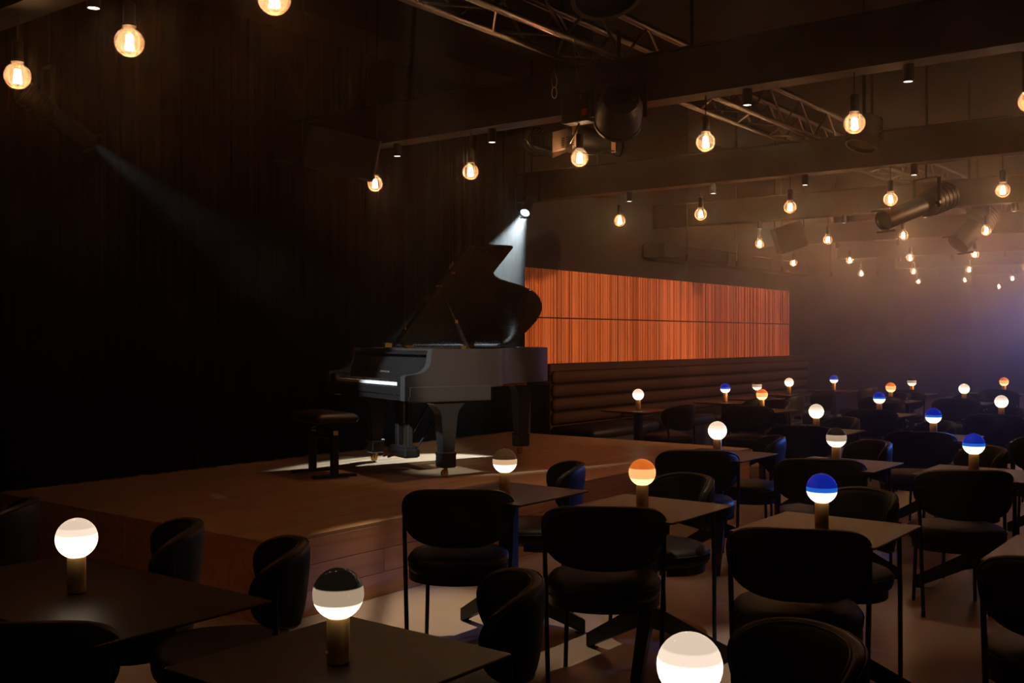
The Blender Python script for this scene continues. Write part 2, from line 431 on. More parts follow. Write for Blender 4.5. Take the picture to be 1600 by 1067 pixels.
MB().cbox((0, 0, .22), (15, .8, .44), .015).build('casing', 'beam_paint', o)
for k in range(9): MB().box(-7.0+1.7*k-.025, -7.0+1.7*k+.025, -.42, .42, -.012, .452).build('joint_band', 'beam_paint', o)

# ------------------------------------------------------------------ pendant bulbs on the beams
proto_b = {}
mb = MB(); R_ = 0.0625
prof = [(0.004, -R_)]+[(R_*math.sin(a), -R_*math.cos(a)) for a in [0.25+0.22*i for i in range(12)]]
prof += [(.030, .060), (.027, .068), (.027, .080)]
glass_me = mb.lathe(prof, 24, cap=False).mesh('glass', 'bulb_glass', 180)
fm = MB()
for k in range(6):
    a = 2*PI*k/6; fm.tube([(.009*math.cos(a), .009*math.sin(a), .030), (.016*math.cos(a), .016*math.sin(a), -.032)], .0050, 6)
fil_me = fm.mesh('filament', 'filament', 60)
stem_me = MB().lathe([(.010, .075), (.008, .045), (.005, .030)], 10).mesh('stem', 'bulb_glass', 60)
sock_me = MB().lathe([(.006, .175), (.022, .170), (.026, .160), (.026, .080), (.029, .078), (.029, .068)], 18).mesh('socket', 'fixture_black', 40)
cap_me = MB().lathe([(.030, 3.10-.0005), (.030, 3.075), (.008, 3.062)], 14).mesh('cord_cap', 'fixture_black', 40)
BULB_Z = 2.80
cord_me = MB().tube([(0, 0, .165), (0, 0, 3.10-BULB_Z)], .004, 6).mesh('cord', 'cable')
def bulb(bi, y, order, z=BULB_Z):
    o = thing('pendant_bulb', 'glowing clear globe bulb, %s from the left on the %s ceiling beam' % (ORD[order], BN[bi]), 'light bulb', (BEAMS[bi], y, z), 0, 'globe bulbs hanging from the beams')
    link('glass', glass_me, o); link('filament', fil_me, o); link('stem', stem_me, o); link('socket', sock_me, o); link('cord', cord_me, o)
    lamp('POINT', 'bulb_light', o, (0, 0, 0), P_BULB, C_BULB, 0.012)
ROWS_B = {0: [4.97, 4.02, 3.07], 1: [6.10, 5.08, 4.08, 3.10, 2.13, 1.18], 2: [5.92, 4.95, 3.99, 3.03, 2.08, 1.1],
          3: [5.86, 4.92, 3.97, 3.01, 2.05, 1.1], 4: [6.90, 5.94, 4.98, 4.02, 3.05, 2.1, 1.1], 5: [6.98, 5.98, 4.98, 4.02, 3.05, 2.1, 1.1], 6: [6.94, 5.96, 5.00, 4.02, 3.05, 2.1], 7: [6.05]}
for bi, ys in ROWS_B.items():
    for k, y in enumerate(ys): bulb(bi, y, k)

# ------------------------------------------------------------------ downlights under the beams
dl_body = MB().lathe([(.028, .10), (.030, .098), (.030, 0), (.026, -.001), (.026, .004)], 20, cap=False).mesh('housing', 'fixture_black', 40)
dl_lens = MB().lathe([(.0255, .004), (.0255, .002)], 20).mesh('lens', 'downlight_lens')
dl_cap = MB().lathe([(.029, .101), (.029, .0985)], 20).mesh('cap', 'fixture_black')
def downlight(bi, y, order, power=P_DOWN, cone=44):
    o = thing('downlight', 'small black cylinder downlight, %s from the left under the %s ceiling beam' % (ORD[order], BN[bi]), 'downlight', (BEAMS[bi], y, 3.0), 0, 'downlights under the beams')
    link('housing', dl_body, o); link('lens', dl_lens, o); link('cap', dl_cap, o)
    lamp('SPOT', 'beam', o, (0, 0, -.006), power, C_DOWN, 0.02, cone, 1.0, (0, 0, -1))
ROWS_D = {0: [5.28, 4.30], 1: [5.85, 4.87, 3.84, 2.81, 1.82], 2: [5.80, 4.81, 3.84, 2.82, 1.8], 3: [5.86, 4.71, 3.71, 2.71],
          4: [7.12, 6.15, 5.18, 4.2], 5: [7.24, 6.25, 5.28, 4.36]}
for bi, ys in ROWS_D.items():
    for k, y in enumerate(ys): downlight(bi, y, k)
def ceiling_spot(x, y, words, power=90.0):
    o = thing('ceiling_spotlight', 'narrow ceiling spotlight above %s' % words, 'downlight', (x, y, 4.5), 0, 'narrow spots in the ceiling over the tables')
    link('housing', dl_body, o); link('lens', dl_lens, o); link('cap', dl_cap, o)
    lamp('SPOT', 'beam', o, (0, 0, -.006), power, C_DOWN, 0.02, 19, 0.9, (0, 0, -1))
ceiling_spot(4.30, 3.88, 'the gap between the stage and the brown topped lamp', 1150.0)
ceiling_spot(4.45, 2.88, 'the gap left of the largest orange lamp', 420.0)
ceiling_spot(4.55, 2.04, 'the gap left of the largest blue lamp', 600.0)
# track spots aimed at the slatted panel
ts_body = MB().lathe([(.012, .085), (.026, .08), (.028, 0), (.024, -.001), (.024, .004)], 16, cap=False).mesh('housing', 'fixture_black', 40)
ts_lens = MB().lathe([(.0235, .004), (.0235, .002)], 16).mesh('lens', 'downlight_lens')
for k, (x, z, tx) in enumerate([(12.3, 2.55, 0.0), (13.8, 2.55, .25), (15.4, 2.56, 0.0), (17.5, 2.58, 0.0), (19.9, 2.74, 0.0)]):
    o = thing('wall_washer', 'tiny spotlight on a thin rod, %s from the left above the slatted panel' % ORD[k], 'spotlight', (x, 6.5, z), 0, 'small spots above the slatted panel')
    aim = Vector((tx, .22, -1))
    q = (-aim).to_track_quat('Z', 'Y').to_euler()
    h = link('housing', ts_body, o, rot=q); link('lens', ts_lens, h)
    MB().tube([(0, 0, .07), (0, 0, 4.6-z)], .006, 6).build('rod', 'fixture_black', o)
    lamp('SPOT', 'beam', o, aim.normalized()*.01, P_WASH, C_DOWN, .02, 60, .6, aim)

# ------------------------------------------------------------------ theatre lanterns
def lantern(name, label, loc, aim, L=.62, R=.10, hang=None, lens='fixture_black', light=None):
    """profile spot: ribbed lamp house, barrel, gel frame, yoke and hook clamp; local +X is where it points"""
    o = thing(name, label, 'stage light', loc)
    aim = Vector(aim).normalized(); rot = aim.to_track_quat('X', 'Z').to_euler()
    body = MB(); X90 = Matrix.Rotation(PI/2, 4, 'Y')
    b_ = MB().lathe([(R*.6, -.02), (R*1.15, 0), (R*1.25, .02), (R*1.25, L*.36), (R*1.05, L*.40), (R*.9, L*.44)], 20).xf(X90).build('lamp_house', 'fixture_black', o, smooth=40); b_.rotation_euler = rot
    for k in range(5):
        f_ = MB().torus((L*(.05+.06*k), 0, 0), R*1.25, .008, 'x', 20, 6).build('cooling_fin', 'fixture_black', o, smooth=60); f_.rotation_euler = rot
    t_ = MB().lathe([(R*.88, L*.40), (R*.9, L*.98), (R*.96, L*.985), (R*.96, L), (R*.84, L), (R*.84, L*.97)], 20, cap=False).xf(X90).build('barrel', 'fixture_black', o, smooth=40); t_.rotation_euler = rot
    for s_ in (-1, 1):
        g_ = MB().box(L-.012, L+.004, -R*1.12, R*1.12, s_*R*1.0-.01, s_*R*1.0+.01).build('gel_frame', 'fixture_black', o); g_.rotation_euler = rot
    l_ = MB().lathe([(R*.84, L*.955), (R*.84, L*.965)], 20).xf(X90).build('lens', lens, o); l_.rotation_euler = rot
    # yoke
    side = aim.cross(Vector((0, 0, 1))).normalized(); mid = aim*L*.36
    for s_ in (-1, 1):
        MB().bar(mid+side*s_*R*1.45-Vector((0, 0, .05)), mid+side*s_*R*1.45+Vector((0, 0, .26)), .012, .036).build('yoke_arm', 'fixture_black', o)
        MB().tube([mid+side*s_*R*1.2, mid+side*s_*R*1.62], .018, 8).build('tilt_knob', 'fixture_black', o)
    MB().bar(mid+side*R*1.5+Vector((0, 0, .26)), mid-side*R*1.5+Vector((0, 0, .26)), .04, .010).build('yoke_bridge', 'fixture_black', o)
    top = (hang if hang is not None else .55)
    MB().tube([mid+Vector((0, 0, .26)), mid+Vector((0, 0, top))], .014, 8).build('hanger', 'fixture_black', o)
    MB().torus((mid.x, mid.y, mid.z+top+.028), .034, .010, 'x', 14, 6).build('hook_clamp', 'fixture_black', o, smooth=60)
    if light:
        p, col, cone, blend, size = light
        lamp('SPOT', 'beam', o, aim*(L*.985), p, col, size, cone, blend, aim)
    return o
# the two lit stage spots
PA = at_depth(145, 225, 6.4); TA = Vector((6.45, 5.60, 0.95)); dA = (TA-PA).normalized()
lantern('stage_spotlight', 'lit stage spot high on the left throwing a pale beam to the piano', PA-dA*.50, dA, .5, .055, 4.5-PA.z, 'cool_lens', (P_STAGE_L, C_COOL, 21, .5, .03))
PB = at_depth(820, 333, 11.3); TB = Vector((6.55, 6.0, 0.6)); dB = (TB-PB).normalized()
lantern('stage_spotlight', 'lit stage spot above the slatted panel end with a bright white beam', PB-dB*.50, dB, .5, .06, 4.5-PB.z, 'cool_lens', (P_STAGE_R, C_COOL, 30, .3, .03))
PF = Vector((3.0, -1.5, 3.4)); dF = (Vector((6.35, 5.15, 1.28))-PF).normalized()  # extra lamp outside the frame, added to lift the piano's side
lantern('stage_spotlight', 'added unseen warm fill spot on the right, brightening the side of the piano', PF-dF*.5, dF, .5, .06, 4.5-PF.z, 'downlight_lens', (P_PIANO_FILL, (1.0, .78, .60), 10, .5, .03))
# blue wash at the far right, outside the frame
PC = Vector((14.0, 0.3, 3.1)); dC = (Vector((7.5, 2.45, .75))-PC).normalized()
lantern('stage_spotlight', 'narrow blue spot on the right, aimed back at the middle tables', PC-dC*.5, dC, .5, .09, 4.5-PC.z, 'blue_lens', (P_BLUE, (.10, .24, 1.0), 13, .6, .05))
PD = Vector((23.6, 3.3, 2.7)); dD = (Vector((18.5, 5.0, 0))-PD).normalized()
lantern('stage_spotlight', 'wide blue wash lantern at the far right end of the hall', PD-dD*.5, dD, .5, .09, 4.5-PD.z, 'blue_lens', (P_BLUE*.12, (.25, .32, 1.0), 90, .8, .05))
# added out-of-view warm fill lanterns on the right, brightening the slatted panel
for k, px in enumerate((11.6, 15.6)):
    PE = Vector((px+.6, -2.6, 3.5)); dE = (Vector((px+.3, 7.4, 1.72))-PE).normalized()
    lantern('stage_spotlight', 'added unseen warm fill lantern for the %s half of the slatted panel' % ('left', 'right')[k], PE-dE*.5, dE, .5, .09, 4.5-PE.z, 'downlight_lens', (P_PANEL_FILL, (1.0, .52, .24), 32, .5, .06))
# unlit lanterns over the tables
lantern('profile_spotlight', 'dark profile lantern with slim barrel aimed down to the left, right of centre', (11.35, 2.95, 3.02), (-.78, .40, -.30), .98, .11, 1.68)
lantern('profile_spotlight', 'short dark lantern tilted steeply down behind the right hand bulbs', tuple(at_depth(1545, 330, 14.3)), (-.45, .42, -.62), .66, .16, 1.5)

# the cluster in front of the second beam: a lamp with a vented plate and a round wash light
c0 = at_depth(905, 215, 7.62)
o = thing('vented_stage_lantern', 'black lantern with a perforated tan side plate hanging above the piano lid', 'stage light', c0)
ax = Vector((ST, -CT, 0)); fw = Vector((CT, ST, 0)); up = Vector((0, 0, 1))
def L3(a, b_, c_): return ax*a+fw*b_+up*c_
def quad_slab(p, thick, mat, name, par):
    n_ = (p[1]-p[0]).cross(p[3]-p[0]).normalized()*thick
    return MB().loft([[q for q in p], [q+n_ for q in p]]).build(name, mat, par)
MB().loft([[L3(-.19, -.13, -.13), L3(-.19, .11, -.13), L3(-.20, .13, .02), L3(-.20, .0, .06), L3(-.20, -.10, .02)],
           [L3(-.02, -.13, -.09), L3(-.02, .10, -.06), L3(-.02, .12, .06), L3(-.02, .0, .095), L3(-.02, -.09, .07)]]).build('lamp_house', 'fixture_grey', o)
pl_ = quad_slab([L3(-.20, -.136, -.135), L3(-.03, -.136, -.09), L3(-.025, -.112, .02), L3(-.20, -.112, -.03)], .005, 'fixture_grey', 'vented_plate', o)
for i in range(3):
    for j in range(5):
        p0 = L3(-.135+.034*i, -.142+.006*j*.8, -.100+.017*j+.009*i)
        MB().bar(p0, p0+L3(.020, 0, .005), .006, .008).build('vent_slot', 'black_paint', pl_)
MB().loft([[L3(-.36, -.06, -.06), L3(-.36, .08, -.06), L3(-.36, .08, .02), L3(-.36, -.06, .02)], [L3(-.20, -.11, -.12), L3(-.20, .10, -.12), L3(-.20, .12, .03), L3(-.20, -.09, .03)]]).build('rear_housing', 'fixture_black', o)
for k in range(5): MB().bar(L3(-.34+.03*k, -.085-.008*k, -.08), L3(-.34+.03*k, -.075-.008*k, .03), .008, .012).build('cooling_fin', 'fixture_black', o)
MB().tube([L3(-.02, 0, .0), L3(.28, .02, -.05)], [.095, .08], 18).build('barrel', 'fixture_black', o, smooth=40)
MB().torus(tuple(L3(.28, .02, -.05)), .085, .010, 'y', 18, 6).build('barrel_rim', 'fixture_black', o, smooth=60)
for a, m_ in ((-.075, 'fixture_black'), (.235, 'fixture_grey')):
    MB().bar(L3(a, -.165, -.14), L3(a, -.155, .09), .030, .010).build('yoke_arm', m_, o)
MB().bar(L3(-.09, -.155, .092), L3(.25, -.155, .092), .03, .010).build('yoke_bridge', 'fixture_black', o)
MB().tube([L3(.08, -.155, .09), L3(.08, -.155, .104)], .016, 8).build('clamp', 'fixture_black', o)
for k in range(3):
    r0 = .10+.03*k
    MB().tube([L3(-.30+.02*k, -.05, .06)]+[L3(-.32-r0*math.sin(t)*.6, -.06+.03*k, .06-.16*t/PI-.02*k) for t in [PI*i/8 for i in range(9)]]+[L3(-.20, -.1, -.14)], .006, 6).build('cable_loop', 'cable', o)
MB().tube([L3(-.05, -.28, -.12), L3(.0, -.28, -.17), L3(.08, -.28, -.175), L3(.18, -.26, -.14), L3(.28, -.1, -.12)], .005, 6).build('cable_loop', 'cable', o)
o = thing('control_box', 'small black control box with red label on the beam above the vented lantern', 'control box', at_depth(905, 170, 7.12))
MB().cbox((0, 0, 0), (.12, .22, .20), .008).build('case', 'fixture_black', o)
MB().box(-.064, -.060, -.10, -.06, -.06, -.02).build('red_label', 'red_sticker', o)
MB().tube([(0, 0, -.10), (-.02, .03, -.18), (.02, .09, -.22), (.05, .12, -.17)], .007, 6).build('cable', 'cable', o)
MB().box(.05, .14, -.06, .06, -.05, .05).build('bracket', 'fixture_black', o)
# safety wires with a carabiner
sw = at_depth(866, 60, 6.6)
o = thing('safety_wire', 'thin steel safety wire with a carabiner dangling from the truss', 'wire', sw)
MB().tube([(0, 0, .10), (0, 0, -.20), L3(-.018, 0, -.27), L3(-.012, 0, -.31)], .0022, 5).build('wire', 'wire_steel', o)
MB().tube([(0, 0, -.20), L3(.018, 0, -.27), L3(.012, 0, -.31)], .0022, 5).build('wire', 'wire_steel', o)
car = [L3(.016*math.cos(a), 0, -.345+.036*math.sin(a)) for a in [2*PI*i/16 for i in range(17)]]
MB().tube(car, .0035, 6).build('carabiner', 'wire_steel', o)
o = thing('safety_wire', 'slanting steel safety wire beside the round wash light', 'wire', at_depth(900, 90, 6.6))
MB().tube([L3(-.02, 0, .30), L3(.0, 0, -.05), L3(.03, 0, -.26)], .003, 5).build('wire', 'wire_steel', o)
def wash(label, c1, aim, Rw=.15, hang=.45):
    o = thing('round_wash_light', label, 'stage light', c1)
    rot = Vector(aim).to_track_quat('Z', 'Y').to_euler()
    MB().lathe([(Rw*.4, -.20), (Rw*.75, -.18), (Rw*.98, -.08), (Rw, .06), (Rw*1.06, .065), (Rw*1.06, .09), (Rw*.92, .09), (Rw*.90, .05)], 28, cap=False).build('housing', 'fixture_black', o, smooth=40).rotation_euler = rot
    MB().lathe([(Rw*.90, .052), (Rw*.90, .046)], 28).build('lens', 'fixture_black', o).rotation_euler = rot
    MB().lathe([(Rw*.4, -.20), (Rw*.4, -.206)], 20).build('rear_cap', 'fixture_black', o).rotation_euler = rot
    for s_ in (-1, 1): MB().bar(L3(s_*Rw*1.12, 0, -.02), L3(s_*Rw*1.12, 0, Rw*1.3), .012, .03).build('yoke_arm', 'fixture_black', o)
    MB().bar(L3(-Rw*1.15, 0, Rw*1.3), L3(Rw*1.15, 0, Rw*1.3), .03, .010).build('yoke_bridge', 'fixture_black', o)
    MB().tube([(0, 0, Rw*1.3), (0, 0, hang)], .014, 8).build('hanger', 'fixture_black', o)
    for k in range(4):
        a = -.6+.4*k
        MB().tube([L3(Rw*.6*math.cos(a), -.18, Rw*.6*math.sin(a)), L3(Rw*.62*math.cos(a), -.19, Rw*.62*math.sin(a))], .004, 6).build('screw', 'wire_steel', o)
    return o
wash('big round black wash light seen from behind, right of the vented lantern', at_depth(967, 178, 6.9), (.75, .55, -.35), .155, .55)
wash('round black wash light on the truss at the top edge of the picture', at_depth(945, -25, 6.0), (-.2, -.3, -.9), .20, .25)
wash('round black wash light hidden in the truss behind the tall bulb', at_depth(1350, 215, 9.0), (-.3, .2, -.9), .13, 1.25)

# loudspeakers
def speaker(label, c, rz, tilt, roll, w_, h_, d_, hang):
    o = thing('loudspeaker', label, 'loudspeaker', c)
    M = Matrix.Rotation(rz, 4, 'Z') @ Matrix.Rotation(tilt, 4, 'Y') @ Matrix.Rotation(roll, 4, 'X')
    MB().cbox((0, 0, 0), (d_, w_, h_), .012).xf(M).build('cabinet', 'fixture_black', o, smooth=30)
    MB().cbox((-d_/2-.006, 0, 0), (.012, w_-.03, h_-.03), .004).xf(M).build('grille', 'speaker_cloth', o)
    for s_ in (-1, 1):
        p = M @ Vector((0, s_*(w_/2+.008), 0))
        MB().tube([p, (p.x, p.y, hang)], .008, 6).build('hanging_strap', 'fixture_black', o)
    return o
speaker('dark flat loudspeaker hanging tilted above the piano bench', at_depth(532, 238, 8.0), TH+.25, -.20, .19, .56, .33, .24, 1.6)
speaker('dark flat loudspeaker hanging tilted over the slatted panel', at_depth(1233, 371, 14.4), TH-.05, -.1, -.32, .40, .36, .26, 1.65)

# ------------------------------------------------------------------ grand piano
PO = Vector((5.70, 5.37, SH)); PA_ = math.atan2(-.333, .943)
pn = thing('grand_piano', 'black grand piano with its lid propped open on the stage', 'piano', PO, PA_)
PW, ZT = 1.50, 1.0
out = [(.30, 0), (.6, 0), (.76, 0), (.84, .02), (.91, .075), (.98, .17), (1.05, .285), (1.13, .38), (1.21, .435), (1.30, .47), (1.40, .50), (1.50, .53), (1.60, .572), (1.69, .622),
       (1.78, .695), (1.85, .775), (1.90, .855), (1.935, .95), (1.955, 1.06), (1.955, 1.2), (1.945, 1.33), (1.91, 1.43), (1.84, 1.485), (1.75, PW), (.30, PW)]
def inset(poly, d):
    n_ = len(poly); r = []
    for i in range(n_):
        p0, p1, p2 = Vector(poly[i-1]), Vector(poly[i]), Vector(poly[(i+1) % n_])
        e1 = (p1-p0).normalized(); e2 = (p2-p1).normalized()
        n1 = Vector((-e1.y, e1.x)); n2 = Vector((-e2.y, e2.x)); b_ = (n1+n2).normalized()
        r.append(tuple(p1+b_*d/max(.4, b_.dot(n1))))
    return r
inn = inset(out, .05)
n_ = len(out); mb = MB()
vs_ = [(x, y, .70) for x, y in out]+[(x, y, ZT) for x, y in out]+[(x, y, ZT) for x, y in inn]+[(x, y, .70) for x, y in inn]
fs = []
for i in range(n_):
    j = (i+1) % n_
    for k in range(4): fs.append((k*n_+i, k*n_+j, ((k+1) % 4)*n_+j, ((k+1) % 4)*n_+i))
mb.add(vs_, fs).build('rim', 'piano_satin', pn, smooth=35)
MB().extrude(inn, .72, .745).build('soundboard', 'soundboard_wood', pn)
MB().extrude(inset(out, .07), .86, .88).build('iron_plate', 'iron_gold', pn)
for k in range(3):
    MB().bar((.5, .3+.42*k, .70), (1.75-.1*(2-k) if k else .98, .45+.4*k, .70), .06, .08).build('under_beam', 'soundboard_wood', pn)
# side arms with the scooped front, and the lower key bed skirting
arm = [(0, .61), (.30, .61), (.30, ZT), (.235, ZT), (.225, .955), (.220, .90), (.205, .865), (.175, .835), (.13, .815), (.07, .808), (.015, .80), (0, .79)]
for y0 in (0.0, PW-.075):
    MB().extrude(arm, 0, .075, lambda x, z, y, y0=y0: (x, y0+y, z)).build('side_arm', 'piano_satin', pn, smooth=40)
MB().cbox((.40, .0375, .655), (.72, .081, .12), .004).build('cheek_rail', 'piano_satin', pn)
MB().box(0.03, .745, -.006, .08, .605, .64).build('base_moulding', 'piano_satin', pn)
MB().cbox((.40, PW-.0375, .655), (.72, .081, .12), .004).build('cheek_rail', 'piano_satin', pn)
MB().cbox((.36, PW/2, .645), (.70, PW-.16, .07), .004).build('key_bed', 'piano_black', pn)
MB().cbox((.012, PW/2, .682), (.024, PW-.15, .060), .004).build('key_slip', 'piano_black', pn)
for y0 in (.075, PW-.075-.09): MB().cbox((.09, y0+.045, .735), (.15, .09, .10), .006).build('key_block', 'piano_black', pn)
kb = MB().box(.026, .20, .165, PW-.165, .69, .72).build('keyboard', 'piano_black', pn)
mw, ms = MB(), MB(); kw = (PW-.33)/52
for k in range(52):
    mw.box(.028, .185, .165+k*kw+.0006, .165+(k+1)*kw-.0006, .72, .7425)
    if k % 7 in (0, 1, 3, 4, 5): ms.loft([[(.085, .165+(k+1)*kw-.006, .7425), (.185, .165+(k+1)*kw-.006, .7425), (.185, .165+(k+1)*kw+.006, .7425), (.085, .165+(k+1)*kw+.006, .7425)],
                                           [(.092, .165+(k+1)*kw-.0045, .754), (.185, .165+(k+1)*kw-.0045, .754), (.185, .165+(k+1)*kw+.0045, .754), (.092, .165+(k+1)*kw+.0045, .754)]])
mw.build('natural_key_row', 'ivory', kb, kind='stuff'); ms.build('sharp_key_row', 'piano_black', kb, kind='stuff')
fb = MB().loft([[(.19, y, .745), (.215, y, .745), (.275, y, .935), (.25, y, .93), (.215, y, .85)] for y in (.076, PW-.076)]).build('fallboard', 'piano_black', pn)
MB().box(.25, .30, .076, PW-.076, .955, .97).build('front_rail', 'piano_black', pn)
md = MB().box(.30, .335, .20, PW-.20, .90, .985).build('music_desk', 'piano_black', pn)
for k in range(6): MB().box(.293, .300, .28+.11*k, .36+.11*k, .935, .955).build('slot_trim', 'wire_steel', md)
# maker's lettering and lyre emblem on the fallboard
def fall(y, z): return Vector((.203+(z-.79)*.33-.0035, y, z))
tc = bpy.data.curves.new('lettering', 'FONT'); tc.body = 'STEINWAY & SONS'; tc.size = .020; tc.align_x = 'CENTER'; tc.extrude = .0004
pm('letter_gold', (.16, .14, .11), .5); tc.materials.append(MATS['letter_gold'])
to = bpy.data.objects.new('text_source', tc); COL.objects.link(to); bpy.context.view_layer.update()
lme = bpy.data.meshes.new_from_object(to.evaluated_get(bpy.context.evaluated_depsgraph_get())); bpy.data.objects.remove(to)
to = link('lettering', lme, fb)
to.matrix_local = Matrix(((0, .316, -.949, .1985), (-1, 0, 0, PW/2), (0, .949, .316, .805), (0, 0, 0, 1)))
em = MB()
for s_ in (-1, 1): em.tube([fall(PW/2+s_*y, z)+Vector((.002, 0, 0)) for y, z in ((.003, .842), (.014, .850), (.012, .866), (.018, .882))], .0016, 5)
em.tube([fall(PW/2-.013, .872)+Vector((.002, 0, 0)), fall(PW/2+.013, .872)+Vector((.002, 0, 0))], .0013, 5)
em.build('lyre_emblem', 'letter_gold', fb)
# lid
LTH = math.radians(32)
def lid_pt(x, y, h):
    r = PW-y
    return (x, PW-r*math.cos(LTH)+h*math.sin(LTH), ZT+.012+r*math.sin(LTH)+h*math.cos(LTH))
FOLD, FLAP = .68, .44
lo = [p for p in inset(out, -.012) if p[0] > FOLD]
lo = [(FOLD, -.012)]+lo+[(FOLD, PW)]
lo = [(x, min(y, PW)) for x, y in lo]
MB().extrude(lo, 0, .02, lid_pt).build('lid', 'piano_black', pn, smooth=35)
MB().extrude([(FOLD, -.012), (FOLD+FLAP, -.012), (FOLD+FLAP, PW), (FOLD, PW)], .022, .042, lid_pt).build('lid_flap', 'piano_black', pn)
for y in (.25, .75, 1.25): MB().extrude([(FOLD-.006, y), (FOLD+.03, y), (FOLD+.03, y+.07), (FOLD-.006, y+.07)], .018, .045, lid_pt).build('flap_hinge', 'brass', pn)
for x in (FOLD+.12, 1.45): MB().tube([(x-.05, PW-.01, ZT+.01), (x+.05, PW-.01, ZT+.01)], .014, 8).build('lid_hinge', 'brass', pn, smooth=60)
pb, pt = Vector((.60, .06, ZT-.03)), Vector(lid_pt(.66, .52, -.004))
MB().bar(pb, pb+(pt-pb)*.42, .030, .016).build('prop_sleeve', 'piano_black', pn)
MB().bar(pb+(pt-pb)*.30, pt, .020, .012).build('lid_prop', 'piano_black', pn)
MB().lathe([(.016, 0), (.016, .022), (.006, .028)], 10, tuple(pb+(pt-pb)*.42)).build('prop_collar', 'brass', pn)
MB().cbox(tuple(pt-Vector((0, 0, .008))), (.06, .03, .012), .002).build('prop_socket', 'brass', pn)
MB().cbox(tuple(Vector(lid_pt(.70, .33, -.010))), (.03, .03, .018), .002).build('lid_catch', 'brass', pn)
MB().cbox((.52, .03, ZT+.012), (.05, .03, .024), .002).build('lid_latch', 'brass', pn)
MB().cbox((.57, PW-.06, ZT+.02), (.07, .03, .04), .002).build('desk_hinge', 'brass', pn)
# legs
def leg(x, y, ztop, flare=True):
    hw = .17
    prof = [(-hw, ztop), (hw, ztop), (hw, ztop-.022), (hw-.03, ztop-.026), (.115, ztop-.05), (.085, ztop-.085), (.072, ztop-.12), (.048, .19), (-.048, .19), (-.072, ztop-.12), (-.085, ztop-.085), (-.115, ztop-.05), (-hw+.03, ztop-.026), (-hw, ztop-.022)]
    L_ = MB().extrude(list(reversed(prof)), -.06, .06, lambda a, z, b_: (x+a, y+b_*(1.0 if z > .3 else .8), z)).build('leg', 'piano_leg', pn, smooth=40)
    MB().loft([[(x+a*s_, y+b_*s_, z) for a, b_ in ((-1, -1), (1, -1), (1, 1), (-1, 1))] for s_, z in ((.050, .20), (.062, .19), (.062, .185), (.058, .17), (.058, .085), (.05, .075))]).build('foot_block', 'piano_leg', L_)
    MB().lathe([(.014, .08), (.014, .058)], 10, (x, y, 0)).build('caster_stem', 'brass', L_)
    MB().lathe([(.028, -.011), (.031, -.006), (.031, .006), (.028, .011)], 18).xf(Matrix.Translation((x-.012, y, .0312)) @ Matrix.Rotation(PI/2, 4, 'X')).build('caster_wheel', 'brass', L_, smooth=50)
    for s_ in (-1, 1): MB().bar((x, y+s_*.017, .062), (x-.012, y+s_*.017, .028), .005, .018).build('caster_fork', 'brass', L_)
leg(.42, .12, .605); leg(.42, PW-.12, .605); leg(1.80, 1.14, .70)
MB().cbox((1.84, 1.10, .69), (.30, .34, .05), .006).build('leg_plate', 'piano_leg', pn)
MB().cbox((1.92, .98, .665), (.10, .22, .03), .004).build('leg_lock', 'piano_leg', pn)
# pedal lyre
ly = MB().cbox((.36, .72, .145), (.14, .32, .075), .012).build('pedal_lyre', 'piano_leg', pn)
MB().cbox((.36, .72, .19), (.11, .28, .02), .004).build('lyre_cap', 'piano_leg', ly)
for y in (.63, .81): MB().cbox((.36, y, .40), (.045, .055, .42), .004).build('lyre_column', 'piano_leg', ly)
MB().cbox((.38, .72, .605), (.22, .36, .03), .004).build('lyre_head', 'piano_leg', ly)
for y in (.70, .72, .74): MB().tube([(.37, y, .19), (.37, y, .60)], .004, 6).build('pedal_rod', 'brass', ly)
for y in (.64, .72, .80):
    MB().loft([[(.31+dx, y-w_, .12+dz), (.31+dx, y+w_, .12+dz), (.31+dx, y+w_, .132+dz), (.31+dx, y-w_, .132+dz)] for dx, w_, dz in ((0, .008, 0), (-.06, .011, .006), (-.11, .017, .004), (-.135, .013, -.004))]).build('pedal', 'brass', ly)
for y in (.62, .82): MB().tube([(.42, y, .17), (.76, y-.05 if y < .7 else y+.05, .66)], .008, 6).build('lyre_brace', 'piano_leg', ly)

# piano bench
bk = Vector((math.cos(PA_+PI/2), math.sin(PA_+PI/2), 0))
be = thing('piano_bench', 'black padded piano bench with T-shaped metal legs at the keyboard', 'bench', (5.66, 6.22, SH), PA_)
cu = MB(); rings = []
for z, ins in ((.425, .01), (.43, 0), (.455, -.008), (.48, 0), (.495, .02), (.502, .06)):
    hx, hy, c_ = .17-ins, .30-ins, .03; r = []
    for qx, qy, a0 in ((1, 1, 0), (-1, 1, PI/2), (-1, -1, PI), (1, -1, 3*PI/2)):
        for i in range(5):
            a = a0+i*PI/8; r.append((qx*(hx-c_)+c_*math.cos(a), qy*(hy-c_)+c_*math.sin(a), z))
    rings.append(r)
cu.loft(rings).build('cushion', 'leather', be, smooth=50)
for i in (-1, 0, 1):
    for j in (-1, 1): MB().lathe([(.010, 0), (.008, .004), (.002, .006)], 8, (.08*j, .14*i, .500)).build('button', 'leather', be)
MB().cbox((0, 0, .415), (.28, .52, .02), .003).build('seat_board', 'black_paint', be)
